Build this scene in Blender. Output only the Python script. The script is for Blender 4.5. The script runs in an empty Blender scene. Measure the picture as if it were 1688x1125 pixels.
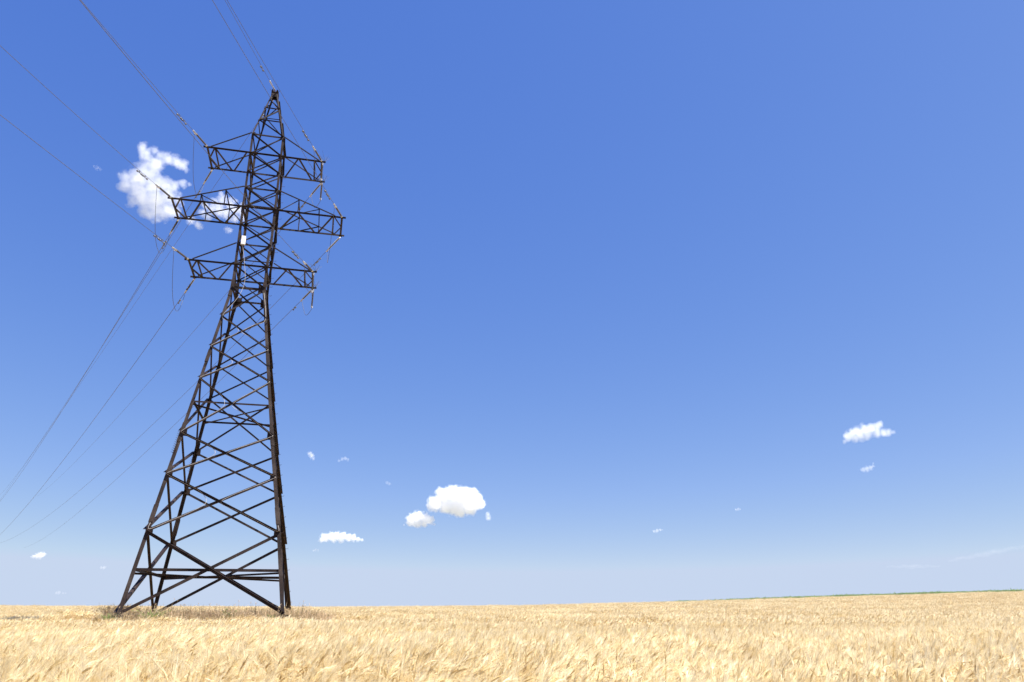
import bpy, bmesh, math, random
import numpy as np
from mathutils import Vector, Matrix, noise as mnoise

# ------------------------------------------------------------------ camera, sky, sun, exposure
scene = bpy.context.scene
col = scene.collection
R = math.radians
EYE = 0.031
cam_d = bpy.data.cameras.new('camera')
cam_d.sensor_width = 36.0
cam_d.lens = 36.0 * 1253.8 / 1688.0
cam_d.clip_start = 0.1
cam_d.clip_end = 60000
cam = bpy.data.objects.new('camera', cam_d)
col.objects.link(cam)
cam.matrix_world = Matrix.Translation((0, 0, EYE)) @ Matrix.Rotation(R(90 + 19.802), 4, 'X') @ Matrix.Rotation(R(-0.261), 4, 'Z')
scene.camera = cam
cam_d.dof.use_dof = True
cam_d.dof.focus_distance = 46.0
cam_d.dof.aperture_fstop = 5.6

SUN_EL, SUN_AZ = 58.0, 104.0            # azimuth clockwise from +Y (the way the camera looks)
world = bpy.data.worlds.new('World')
scene.world = world
world.use_nodes = True
wn = world.node_tree
bg = wn.nodes['Background']
sky = wn.nodes.new('ShaderNodeTexSky')
sky.sky_type = 'NISHITA'
sky.sun_disc = False
sky.sun_elevation = R(SUN_EL)
sky.sun_rotation = R(SUN_AZ)
sky.altitude = 0
sky.air_density = 0.5
sky.dust_density = 0.3
sky.ozone_density = 1.0
# deep, evenly bright blue of a clear dry summer day: the sky's three channels graded one by one
sp = wn.nodes.new('ShaderNodeSeparateColor'); cb = wn.nodes.new('ShaderNodeCombineColor')
wn.links.new(sky.outputs[0], sp.inputs[0])
for ch, (gain, power) in enumerate(((1.028, 0.97), (1.388, 0.69), (3.44, 0.26))):
    pw = wn.nodes.new('ShaderNodeMath'); pw.operation = 'POWER'; pw.inputs[1].default_value = power
    ml = wn.nodes.new('ShaderNodeMath'); ml.operation = 'MULTIPLY'; ml.inputs[1].default_value = gain
    mn = wn.nodes.new('ShaderNodeMath'); mn.operation = 'MINIMUM'; mn.inputs[1].default_value = (3.4, 4.02, 5.15)[ch]
    wn.links.new(sp.outputs[ch], pw.inputs[0]); wn.links.new(pw.outputs[0], ml.inputs[0]); wn.links.new(ml.outputs[0], mn.inputs[0]); wn.links.new(mn.outputs[0], cb.inputs[ch])
wn.links.new(cb.outputs[0], bg.inputs[0])
bg.inputs[1].default_value = 0.066
sun_d = bpy.data.lights.new('sun', 'SUN')
sun_d.energy = 4.6
sun_d.angle = R(0.5)
sun_d.color = (1.0, 0.96, 0.89)
sun = bpy.data.objects.new('sun', sun_d)
col.objects.link(sun)
sd = Vector((math.sin(R(SUN_AZ)) * math.cos(R(SUN_EL)), math.cos(R(SUN_AZ)) * math.cos(R(SUN_EL)), math.sin(R(SUN_EL))))
sun.rotation_euler = sd.to_track_quat('Z', 'Y').to_euler()
sun.location = (60, -50, 120)
scene.view_settings.view_transform = 'Standard'
scene.view_settings.look = 'None'
scene.view_settings.gamma = 1.0
scene.view_settings.exposure = 1.35
scene.cycles.volume_bounces = 14
scene.cycles.max_bounces = 16
scene.cycles.diffuse_bounces = 5
scene.cycles.transparent_max_bounces = 16
scene.cycles.volume_step_rate = 0.35
scene.cycles.volume_max_steps = 256

rng = np.random.default_rng(7)
random.seed(7)

# ------------------------------------------------------------------ helpers
def tag(o, label=None, cat=None, group=None, kind=None):
    if label: o['label'] = label
    if cat: o['category'] = cat
    if group: o['group'] = group
    if kind: o['kind'] = kind
    return o

def empty(name, loc=(0, 0, 0), rz=0.0):
    o = bpy.data.objects.new(name, None)
    o.empty_display_size = 0.3
    o.location = loc
    o.rotation_euler = (0, 0, rz)
    col.objects.link(o)
    return o

def mesh_obj(name, verts, faces, mat=None, parent=None, loc=(0, 0, 0), smooth=False):
    me = bpy.data.meshes.new(name)
    me.from_pydata([tuple(v) for v in verts], [], faces)
    if smooth:
        me.polygons.foreach_set('use_smooth', [True] * len(me.polygons))
    me.update()
    if mat: me.materials.append(mat)
    o = bpy.data.objects.new(name, me)
    o.location = loc
    col.objects.link(o)
    if parent: o.parent = parent
    return o

class MB:
    """collects shapes, builds ONE mesh object with its origin at its first point"""
    def __init__(self): self.v = []; self.f = []
    def prism(self, p0, p1, sec0, sec1=None):
        b = len(self.v); n = len(sec0); sec1 = sec1 or sec0
        self.v += [Vector(p0) + s for s in sec0] + [Vector(p1) + s for s in sec1]
        self.f += [(b + i, b + (i + 1) % n, b + n + (i + 1) % n, b + n + i) for i in range(n)]
        self.f += [tuple(b + i for i in reversed(range(n))), tuple(b + n + i for i in range(n))]
    def angle(self, p0, p1, u, v, w, t):
        """L-shaped steel angle from p0 to p1: one flange along u, the other along v"""
        p0, p1 = Vector(p0), Vector(p1)
        a = (p1 - p0).normalized()
        u = Vector(u); u = (u - a * u.dot(a)).normalized()
        v = Vector(v); v = (v - a * v.dot(a)); v = (v - u * v.dot(u)).normalized()
        s = [u * x + v * y for x, y in ((0, 0), (w, 0), (w, t), (t, t), (t, w), (0, w))]
        if a.dot(u.cross(v)) < 0: s.reverse()
        self.prism(p0, p1, s)
    def box(self, c, ax, ay, az):
        c, ax, ay, az = map(Vector, (c, ax, ay, az))
        s = [-ax - ay, ax - ay, ax + ay, -ax + ay]
        if az.dot(ax.cross(ay)) < 0: s.reverse()
        self.prism(c - az, c + az, s)
    def tube(self, pts, r, n=6, r1=None):
        pts = [Vector(p) for p in pts]; b = len(self.v); m = len(pts)
        prev = None
        for i, p in enumerate(pts):
            a = (pts[min(i + 1, m - 1)] - pts[max(i - 1, 0)]).normalized()
            if prev is None:
                prev = a.orthogonal().normalized()
            x = (prev - a * prev.dot(a)).normalized(); prev = x
            y = a.cross(x)
            rr = r if r1 is None else r + (r1 - r) * i / (m - 1)
            self.v += [p + (x * math.cos(2 * math.pi * k / n) + y * math.sin(2 * math.pi * k / n)) * rr for k in range(n)]
        for i in range(m - 1):
            for k in range(n):
                q, k2 = b + i * n, (k + 1) % n
                self.f.append((q + k, q + k2, q + n + k2, q + n + k))
        self.f += [tuple(b + k for k in reversed(range(n))), tuple(b + (m - 1) * n + k for k in range(n))]
    def lathe(self, p0, axis, prof, n=10):
        """prof: list of (distance along axis, radius)"""
        p0 = Vector(p0); a = Vector(axis).normalized(); x = a.orthogonal().normalized(); y = a.cross(x); b = len(self.v)
        for s, r in prof:
            self.v += [p0 + a * s + (x * math.cos(2 * math.pi * k / n) + y * math.sin(2 * math.pi * k / n)) * r for k in range(n)]
        m = len(prof)
        for i in range(m - 1):
            for k in range(n):
                q, k2 = b + i * n, (k + 1) % n
                self.f.append((q + k, q + k2, q + n + k2, q + n + k))
        self.f += [tuple(b + k for k in reversed(range(n))), tuple(b + (m - 1) * n + k for k in range(n))]
    def build(self, name, mat, parent=None, smooth=False, loc=None):
        o0 = Vector(self.v[0]) if loc is None else Vector(loc)
        pl = Vector((0, 0, 0))
        p = parent
        while loc is None and p is not None and p.type == 'MESH':         # a sub-part: its parent mesh has a shifted origin
            pl += Vector(p.location); p = p.parent
        return mesh_obj(name, [v - o0 for v in self.v], self.f, mat, parent, o0 - pl, smooth)

def mat_new(name):
    m = bpy.data.materials.new(name); m.use_nodes = True
    nt = m.node_tree
    return m, nt, nt.nodes['Principled BSDF'], nt.nodes['Material Output']

def nd(nt, t, **kw):
    n = nt.nodes.new(t)
    for k, v in kw.items(): setattr(n, k, v)
    return n

def ramp(nt, fac, stops):
    r = nd(nt, 'ShaderNodeValToRGB')
    e = r.color_ramp.elements
    while len(e) < len(stops): e.new(0.5)
    for i, (p, c) in enumerate(stops):
        e[i].position = p; e[i].color = (*c, 1)
    nt.links.new(fac, r.inputs[0])
    return r

# ------------------------------------------------------------------ materials
def steel_mat(name, dark, rust, grey, rough=0.62):
    m, nt, b, out = mat_new(name)
    tc = nd(nt, 'ShaderNodeNewGeometry')
    n1 = nd(nt, 'ShaderNodeTexNoise'); n1.inputs['Scale'].default_value = 1.1; n1.inputs['Detail'].default_value = 6
    n2 = nd(nt, 'ShaderNodeTexNoise'); n2.inputs['Scale'].default_value = 14; n2.inputs['Detail'].default_value = 5
    nt.links.new(tc.outputs['Position'], n1.inputs['Vector']); nt.links.new(tc.outputs['Position'], n2.inputs['Vector'])
    add = nd(nt, 'ShaderNodeMath', operation='MULTIPLY_ADD')
    nt.links.new(n2.outputs[0], add.inputs[0]); add.inputs[1].default_value = 0.5
    nt.links.new(n1.outputs[0], add.inputs[2])
    r = ramp(nt, add.outputs[0], [(0.5, dark), (0.72, rust), (0.98, grey)])
    nt.links.new(r.outputs[0], b.inputs['Base Color'])
    b.inputs['Roughness'].default_value = rough
    b.inputs['Metallic'].default_value = 0.0
    b.inputs['Specular IOR Level'].default_value = 0.22
    bump = nd(nt, 'ShaderNodeBump'); bump.inputs['Strength'].default_value = 0.25; bump.inputs['Distance'].default_value = 0.01
    nt.links.new(n2.outputs[0], bump.inputs['Height']); nt.links.new(bump.outputs[0], b.inputs['Normal'])
    return m

M_LEG = steel_mat('weathered_leg_steel', (0.010, 0.007, 0.0065), (0.028, 0.018, 0.015), (0.058, 0.045, 0.039))
M_BRACE = steel_mat('weathered_brace_steel', (0.008, 0.005, 0.0045), (0.022, 0.013, 0.011), (0.050, 0.036, 0.031))
M_ARM = steel_mat('weathered_arm_steel', (0.010, 0.007, 0.006), (0.021, 0.014, 0.012), (0.045, 0.035, 0.030))

def plain(name, c, rough=0.5, metal=0.0):
    m, nt, b, out = mat_new(name)
    n = nd(nt, 'ShaderNodeTexNoise'); n.inputs['Scale'].default_value = 6; n.inputs['Detail'].default_value = 4
    tc = nd(nt, 'ShaderNodeNewGeometry'); nt.links.new(tc.outputs['Position'], n.inputs['Vector'])
    r = ramp(nt, n.outputs[0], [(0.3, tuple(x * 0.8 for x in c)), (0.7, tuple(min(1, x * 1.15) for x in c))])
    nt.links.new(r.outputs[0], b.inputs['Base Color'])
    b.inputs['Roughness'].default_value = rough; b.inputs['Metallic'].default_value = metal
    return m

M_ZINC = plain('galvanised_fitting', (0.55, 0.55, 0.54), 0.35, 0.6)
M_INSUL = plain('grey_insulator', (0.11, 0.10, 0.095), 0.4)
M_WIRE = plain('aluminium_wire', (0.10, 0.10, 0.11), 0.5, 0.3)
M_DAMP = plain('damper_steel', (0.12, 0.12, 0.12), 0.5, 0.3)
M_BOX = plain('white_painted_box', (0.82, 0.82, 0.80), 0.4)
M_FIBRE = plain('grey_cable', (0.40, 0.38, 0.36), 0.5)
M_CONC = plain('old_concrete', (0.22, 0.19, 0.16), 0.9)

# ------------------------------------------------------------------ terrain
A_X = np.array([-110, -76, -50, -26, 0, 9.5, 26, 50, 76, 110, 160])          # lateral position on the crest
A_V = np.array([.0145, .0127, .0108, .0094, .0099, .01165, .0141, .0194, .0247, .030, .033])  # how high the crest stands

def smooth(t): t = np.clip(t, 0, 1); return t * t * (3 - 2 * t)

CREST = 120.0
WHEAT_H = 0.74
TX, TY = -16.298, 43.686        # tower base
YAW = 0.2482
CY, SY = math.cos(YAW), math.sin(YAW)

def ear_z(x, y):
    """height of the wheat tops, relative to the eye"""
    base = np.interp(y, [-60, 0, 8, 20, 38, 60], [-0.75, -0.68, -0.60, -0.50, -0.40, -0.30])
    a = np.interp(x, A_X, A_V)
    w = smooth((y - 24) / (CREST - 24 + 18))
    up = base * (1 - w) + (a * CREST * 1.02) * w
    k = np.clip(y - CREST, 0, None)
    return up - 0.0011 * np.clip(k, 0, 90) ** 2 * 0.55 - np.clip(k - 90, 0, 400) * 0.05

def mound(x, y):
    dx, dy = x - TX, y - TY
    lx, ly = dx * CY + dy * SY, -dx * SY + dy * CY
    d = np.sqrt((np.clip(np.abs(lx) - 4.6, 0, None)) ** 2 + (np.clip(np.abs(ly) - 4.0, 0, None)) ** 2)
    return 0.62 * (1 - smooth(d / 4.0))

def ground_z(x, y):
    x = np.asarray(x, float); y = np.asarray(y, float)
    g = ear_z(x, y) - WHEAT_H + EYE
    g = g + 0.05 * np.sin(x * 0.31 + y * 0.17) * smooth((y - 2) / 10)* np.exp(-np.clip(y-40,0,None)/40) + 0.03 * np.sin(x * 0.83 - y * 0.41)* np.exp(-np.clip(y-40,0,None)/40)
    g = np.maximum(g, -14 + 0 * g)
    return g + mound(x, y)

ys = np.concatenate([np.linspace(-60, -4, 15), np.linspace(-2, 70, 145), np.linspace(72, 220, 100), np.geomspace(230, 30000, 40)])
xs_in = np.linspace(-130, 130, 261)
xo = np.geomspace(140, 30000, 24)
xs = np.concatenate([-xo[::-1], xs_in, xo])
GX, GY = np.meshgrid(xs, ys)
GZ = ground_z(GX, GY)
nx = len(xs)
vv = np.stack([GX, GY, GZ], -1).reshape(-1, 3)
ii = np.arange(len(ys) - 1)[:, None] * nx + np.arange(nx - 1)[None, :]
ff = np.stack([ii, ii + 1, ii + nx + 1, ii + nx], -1).reshape(-1, 4)
m_soil, nt, b, out = mat_new('straw_covered_soil')
n1 = nd(nt, 'ShaderNodeTexNoise'); n1.inputs['Scale'].default_value = 3.0; n1.inputs['Detail'].default_value = 8
gp = nd(nt, 'ShaderNodeNewGeometry'); nt.links.new(gp.outputs['Position'], n1.inputs['Vector'])
r = ramp(nt, n1.outputs[0], [(0.35, (0.20, 0.125, 0.055)), (0.65, (0.42, 0.28, 0.12))])
sx_ = nd(nt, 'ShaderNodeSeparateXYZ'); nt.links.new(gp.outputs['Position'], sx_.inputs[0])
n2 = nd(nt, 'ShaderNodeTexVoronoi'); n2.inputs['Scale'].default_value = 0.0022; nt.links.new(gp.outputs['Position'], n2.inputs['Vector'])
bw = nd(nt, 'ShaderNodeSeparateColor'); nt.links.new(n2.outputs['Color'], bw.inputs[0])
rf = ramp(nt, bw.outputs[0], [(0.2, (0.15, 0.17, 0.11)), (0.5, (0.26, 0.24, 0.18)), (0.8, (0.38, 0.32, 0.22))])
ds = nd(nt, 'ShaderNodeVectorMath', operation='LENGTH'); nt.links.new(gp.outputs['Position'], ds.inputs[0])
mr = nd(nt, 'ShaderNodeMapRange'); mr.inputs['From Min'].default_value = 180; mr.inputs['From Max'].default_value = 260
nt.links.new(ds.outputs['Value'], mr.inputs['Value'])
mxc = nd(nt, 'ShaderNodeMix', data_type='RGBA'); nt.links.new(mr.outputs[0], mxc.inputs[0]); nt.links.new(r.outputs[0], mxc.inputs[6]); nt.links.new(rf.outputs[0], mxc.inputs[7])
nt.links.new(mxc.outputs[2], b.inputs['Base Color']); b.inputs['Roughness'].default_value = 0.95
b.inputs['Specular IOR Level'].default_value = 0.1
ground = mesh_obj('ground', vv, ff.tolist(), m_soil, smooth=True)
tag(ground, kind='structure')

# ------------------------------------------------------------------ the tower
Z = dict(foot=0.0, belt=2.211, n1=4.095, n2=7.082, n3=9.42, dia=11.249, n4=12.673, n5=14.716, n6=16.78, waist=18.844,
         a1=20.305, t1=21.754, m2=23.153, a2=24.332, t2=25.778, m3=26.999, a3=28.298, t3=29.813, peak=34.2)
ARM = dict(a1=3.887, a2=5.393, a3=3.811)
DEP = 1.179
HB, HW, HT, HP = 3.822, 1.048, 1.019, 0.11

def half(z):
    if z <= Z['waist']: return HB + (HW - HB) * z / Z['waist']
    if z <= Z['t3']: return HW + (HT - HW) * (z - Z['waist']) / (Z['t3'] - Z['waist'])
    return HT + (HP - HT) * (z - Z['t3']) / (Z['peak'] - Z['t3'])

BOW_Z = (0.0, 4.1, 9.42, 12.67, 18.84, 20.4, 22.5)
def corner(sx, sy, z, inset=0.0):
    h = half(z)
    bow = float(np.interp(z, BOW_Z, (.10, .10, -.03, -.07, -.10, -.10, 0))) if sx > 0 else 0.0   # the right legs stand slightly out of true
    return Vector((sx * (h - inset) + bow, sy * (h * DEP - inset), z))

def to_world(p):
    return Vector((TX + p[0] * CY - p[1] * SY, TY + p[0] * SY + p[1] * CY, p[2]))

tower = empty('transmission_tower', (TX, TY, 0), YAW)
tag(tower, 'tall rusty brown steel lattice pylon with three crossarms standing in the wheat', 'pylon')

def leg_rings(sx, sy, zs, w, t, grow=0.0):
    rings = []
    for z in zs:
        c = corner(sx, sy, z, -grow)
        pts = [c + Vector((-sx * a, -sy * b_, 0)) for a, b_ in ((0, 0), (w, 0), (w, t), (t, t), (t, w), (0, w))]
        rings.append(pts)
    return rings

def loft(mb, rings, flip):
    b_ = len(mb.v); n = len(rings[0])
    for r_ in rings: mb.v += r_
    for i in range(len(rings) - 1):
        for k in range(n):
            q = b_ + i * n; k2 = (k + 1) % n
            f = (q + k, q + k2, q + n + k2, q + n + k)
            mb.f.append(tuple(reversed(f)) if flip else f)
    e0 = tuple(b_ + k for k in range(n)); e1 = tuple(b_ + (len(rings) - 1) * n + k for k in range(n))
    if flip: mb.f += [e0, tuple(reversed(e1))]
    else: mb.f += [tuple(reversed(e0)), e1]

for sx in (-1, 1):
    for sy in (-1, 1):
        flip = (sx * sy) < 0
        mb = MB()
        loft(mb, leg_rings(sx, sy, [-0.25, 4.1, Z['n3']], 0.19, 0.026), flip)
        loft(mb, leg_rings(sx, sy, [Z['n3'] + 0.001, 12.67, Z['waist']], 0.17, 0.024), flip)
        loft(mb, leg_rings(sx, sy, [Z['waist'] + 0.001, 20.4, 22.5, Z['a2']], 0.15, 0.022), flip)
        loft(mb, leg_rings(sx, sy, [Z['a2'] + 0.001, Z['t3']], 0.135, 0.02), flip)
        loft(mb, leg_rings(sx, sy, [Z['t3'] + 0.001, Z['peak']], 0.09, 0.016), flip)
        for zc, wl, ln in ((Z['n1'] + 0.9, 0.23, .45), (Z['n3'], 0.22, .55), (Z['n5'] - .6, 0.20, .4), (Z['waist'] - .1, 0.21, .55), (Z['a2'], .17, .35)):
            loft(mb, leg_rings(sx, sy, [zc - ln, zc - .001, zc + .001, zc + ln], wl, 0.02, 0.022), flip)
        leg = mb.build('leg', M_LEG, tower)
        # base shoe: baseplate, stiffeners, concrete stub
        mb = MB(); c = corner(sx, sy, -0.20)
        mb.box(c + Vector((-sx * .08, -sy * .08, -.02)), (.32, 0, 0), (0, .32, 0), (0, 0, .03))
        mb.box(c + Vector((-sx * .13, sy * .008, .15)), (.27, 0, 0), (0, .012, 0), (0, 0, .14))
        mb.box(c + Vector((sx * .008, -sy * .13, .15)), (.012, 0, 0), (0, .27, 0), (0, 0, .14))
        for bx in (-.2, .2):
            for by in (-.2, .2):
                mb.lathe(c + Vector((-sx * .08 + bx, -sy * .08 + by, 0.0)), (0, 0, 1), [(0, .045), (.06, .045), (.06, .025), (.13, .025)], 6)
        mb.build('base_plate', M_LEG, leg)
        mb = MB()
        mb.prism(c + Vector((-sx * .08, -sy * .08, -.75)), c + Vector((-sx * .08, -sy * .08, -.05)),
                 [Vector((a, b_, 0)) for a, b_ in ((-.5, -.5), (.5, -.5), (.5, .5), (-.5, .5))], [Vector((a, b_, 0)) for a, b_ in ((-.36, -.36), (.36, -.36), (.36, .36), (-.36, .36))])
        mb.build('concrete_footing', M_CONC, leg)
        # barbed climbing guard
        mb = MB()
        for k in range(11):
            z = 8.25 + k * 0.115 + (0.0 if sy < 0 else .05)
            c = corner(sx, sy, z)
            for dx_, dy_ in ((sx, 0), (0, sy), (sx * .7, sy * .7)):
                q0 = c + Vector((-sx * .1 if dx_ == 0 else sx * .004, -sy * .1 if dy_ == 0 else sy * .004, 0))
                mb.tube([q0, q0 + Vector((dx_ * .13, dy_ * .13, .03))], .012, 4, .004)
        mb.build('climbing_guard', M_LEG, leg)
        if sx == 1 and sy == 1:         # step bolts up the leg
            for z in np.arange(0.8, 29.0, 0.62):
                mb = MB(); c = corner(sx, sy, z)
                q = c + Vector((.002, -.10, 0))
                mb.tube([q, q + Vector((.17, 0, 0.0)), q + Vector((.19, 0, .055))], .011, 5)
                mb.build('step_bolt', M_LEG, leg)

# faces of the body: (start corner, end corner, outward)
FACES = [((-1, -1), (1, -1), (0, -1)), ((1, -1), (1, 1), (1, 0)), ((1, 1), (-1, 1), (0, 1)), ((-1, 1), (-1, -1), (-1, 0))]

def face_member(mb, A, za, B, zb, out, w, outside, t=0.013, trim=0.0):
    """angle between corner A at za and corner B at zb; outside: on the leg's outer side with its shelf on top, else behind it"""
    p0, p1 = corner(*A, za), corner(*B, zb)
    o = Vector((*out, 0))
    a = (p1 - p0).normalized()
    p0, p1 = p0 + a * (.06 + trim), p1 - a * (.06 + trim)
    up = Vector((0, 0, 1)); up = (up - a * up.dot(a)).normalized()
    if outside: mb.angle(p0 + o * .006 + up * w * .5, p1 + o * .006 + up * w * .5, -up, o, w, t)
    else: mb.angle(p0 - o * .034 - up * w * .5, p1 - o * .034 - up * w * .5, up, -o, w, t)

def gusset(mb, C, z, out, s):
    c = corner(*C, z); o = Vector((*out, 0)); side = Vector((-C[0] if out[0] == 0 else 0, -C[1] if out[1] == 0 else 0, 0))
    mb.box(c + side * s * .56 - o * .040, side * s * .44, Vector((0, 0, s * .62)), o * .006)

LV = ['foot', 'n1', 'n2', 'n3', 'n4', 'n5', 'n6', 'waist']
for fi, (A, B, out) in enumerate(FACES):
    for k in range(len(LV) - 1):
        z0, z1 = Z[LV[k]], Z[LV[k + 1]]
        w = (.16, .14, .125, .11, .10, .095, .09)[k]
        z0b = z0 + (0.12 if k == 0 else 0)
        mb = MB(); face_member(mb, A, z1, B, z0b, out, w, True); mb.build('diagonal_brace', M_BRACE, tower)
        mb = MB(); face_member(mb, B, z1, A, z0b, out, w * .92, False); mb.build('diagonal_brace', M_BRACE, tower)
    for z, w in ((Z['belt'], .14), (Z['dia'], .095)):
        mb = MB()
        p0, p1 = corner(*A, z), corner(*B, z); o = Vector((*out, 0)); a = (p1 - p0).normalized()
        mb.angle(p0 + a * .05 - o * .075 + Vector((0, 0, w * .5)), p1 - a * .05 - o * .075 + Vector((0, 0, w * .5)), (0, 0, -1), -o, w, .013)
        mb.build('horizontal_beam', M_BRACE, tower)
    mb = MB()
    face_member(mb, A, Z['waist'], B, Z['waist'], out, .12, False)
    mb.build('horizontal_beam', M_BRACE, tower)
    for z in ('n1', 'n2', 'n3', 'waist'):
        mb = MB(); gusset(mb, A, Z[z], out, .34 if z != 'waist' else .42); mb.build('gusset_plate', M_BRACE, tower)
        mb = MB(); gusset(mb, B, Z[z], out, .34 if z != 'waist' else .42); mb.build('gusset_plate', M_BRACE, tower)
# plan bracing inside the two belts
for z, w in ((Z['belt'] - .12, .10), (Z['dia'] - .10, .08)):
    for k, (P, Q) in enumerate((((-1, -1), (1, 1)), ((-1, 1), (1, -1)))):
        mb = MB(); p0, p1 = corner(*P, z, .12), corner(*Q, z, .12)
        dz = Vector((0, 0, -.02 - .03 * k))
        mb.angle(p0 + dz, p1 + dz, (p1 - p0).cross(Vector((0, 0, 1))), (0, 0, 1 if k else -1), w, .012)
        mb.build('plan_brace', M_BRACE, tower)

# upper body: front and back faces as single braces, the two side faces and the peak as one lattice
UV = ['waist', 'a1', 't1', 'm2', 'a2', 't2', 'm3', 'a3', 't3']
side = MB()
for fi, (A, B, out) in enumerate(FACES):
    for k in range(len(UV) - 1):
        z0, z1 = Z[UV[k]], Z[UV[k + 1]]
        w = .088 if out[0] == 0 else .07
        if out[0] == 0:
            mb = MB(); face_member(mb, A, z1, B, z0, out, w, True, .012); mb.build('diagonal_brace', M_ARM, tower)
            mb = MB(); face_member(mb, B, z1, A, z0, out, w * .7, False, .012); side.v, side.f = side.v, side.f
            off = len(side.v); side.v += mb.v; side.f += [tuple(i + off for i in f) for f in mb.f]
        else:
            if k % 2: face_member(side, A, z1, B, z0, out, w, True, .012)
            else: face_member(side, B, z1, A, z0, out, w, False, .012)
    for zz in ('t1', 't2', 't3'):
        face_member(side, A, Z[zz], B, Z[zz], out, .075, False, .012)
    for zz in ('a1', 'a2', 'a3'):
        if out[1] == 0: face_member(side, A, Z[zz], B, Z[zz], out, .11, False, .012)
    # peak zigzag
    pz = [Z['t3'], 31.15, 32.35, 33.25, 34.0]
    for k in range(4):
        P, Q = (A, B) if k % 2 else (B, A)
        face_member(side, P, pz[k], Q, pz[k + 1], out, .075, k % 2 == 0, .011)
        face_member(side, Q, pz[k + 1], P, pz[k + 1] + .02, out, .06, True, .011) if k < 2 else None
lat = side.build('body_lattice', M_ARM, tower)
lat['kind'] = 'stuff'
for zz in ('a1', 'a2', 'a3', 'm2', 'm3', 't1', 't2', 't3'):
    for A, B, out in FACES[::2]:
        for C in (A, B):
            mb = MB(); gusset(mb, C, Z[zz], out, .22); mb.build('gusset_plate', M_BRACE, tower)
PK = Z['peak'] - .22
# cap on the peak
mb = MB()
mb.box((0, 0, PK + .03), (.24, 0, 0), (0, .24, 0), (0, 0, .02))
for s in (-1, 1):
    mb.box((0, s * .2, PK - .17), (.24, 0, 0), (0, .014, 0), (0, 0, .17))
    mb.box((s * .2, 0, PK - .17), (.014, 0, 0), (0, .18, 0), (0, 0, .17))
    mb.angle((s * .12, -.42, PK + .06), (s * .12, .42, PK + .06), (s, 0, 0), (0, 0, 1), .09, .012)
    mb.tube([(s * .2, -.2, PK + .05), (s * .34, -.3, PK + .14)], .012, 5)
mb.build('peak_bracket', M_LEG, tower)

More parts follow.
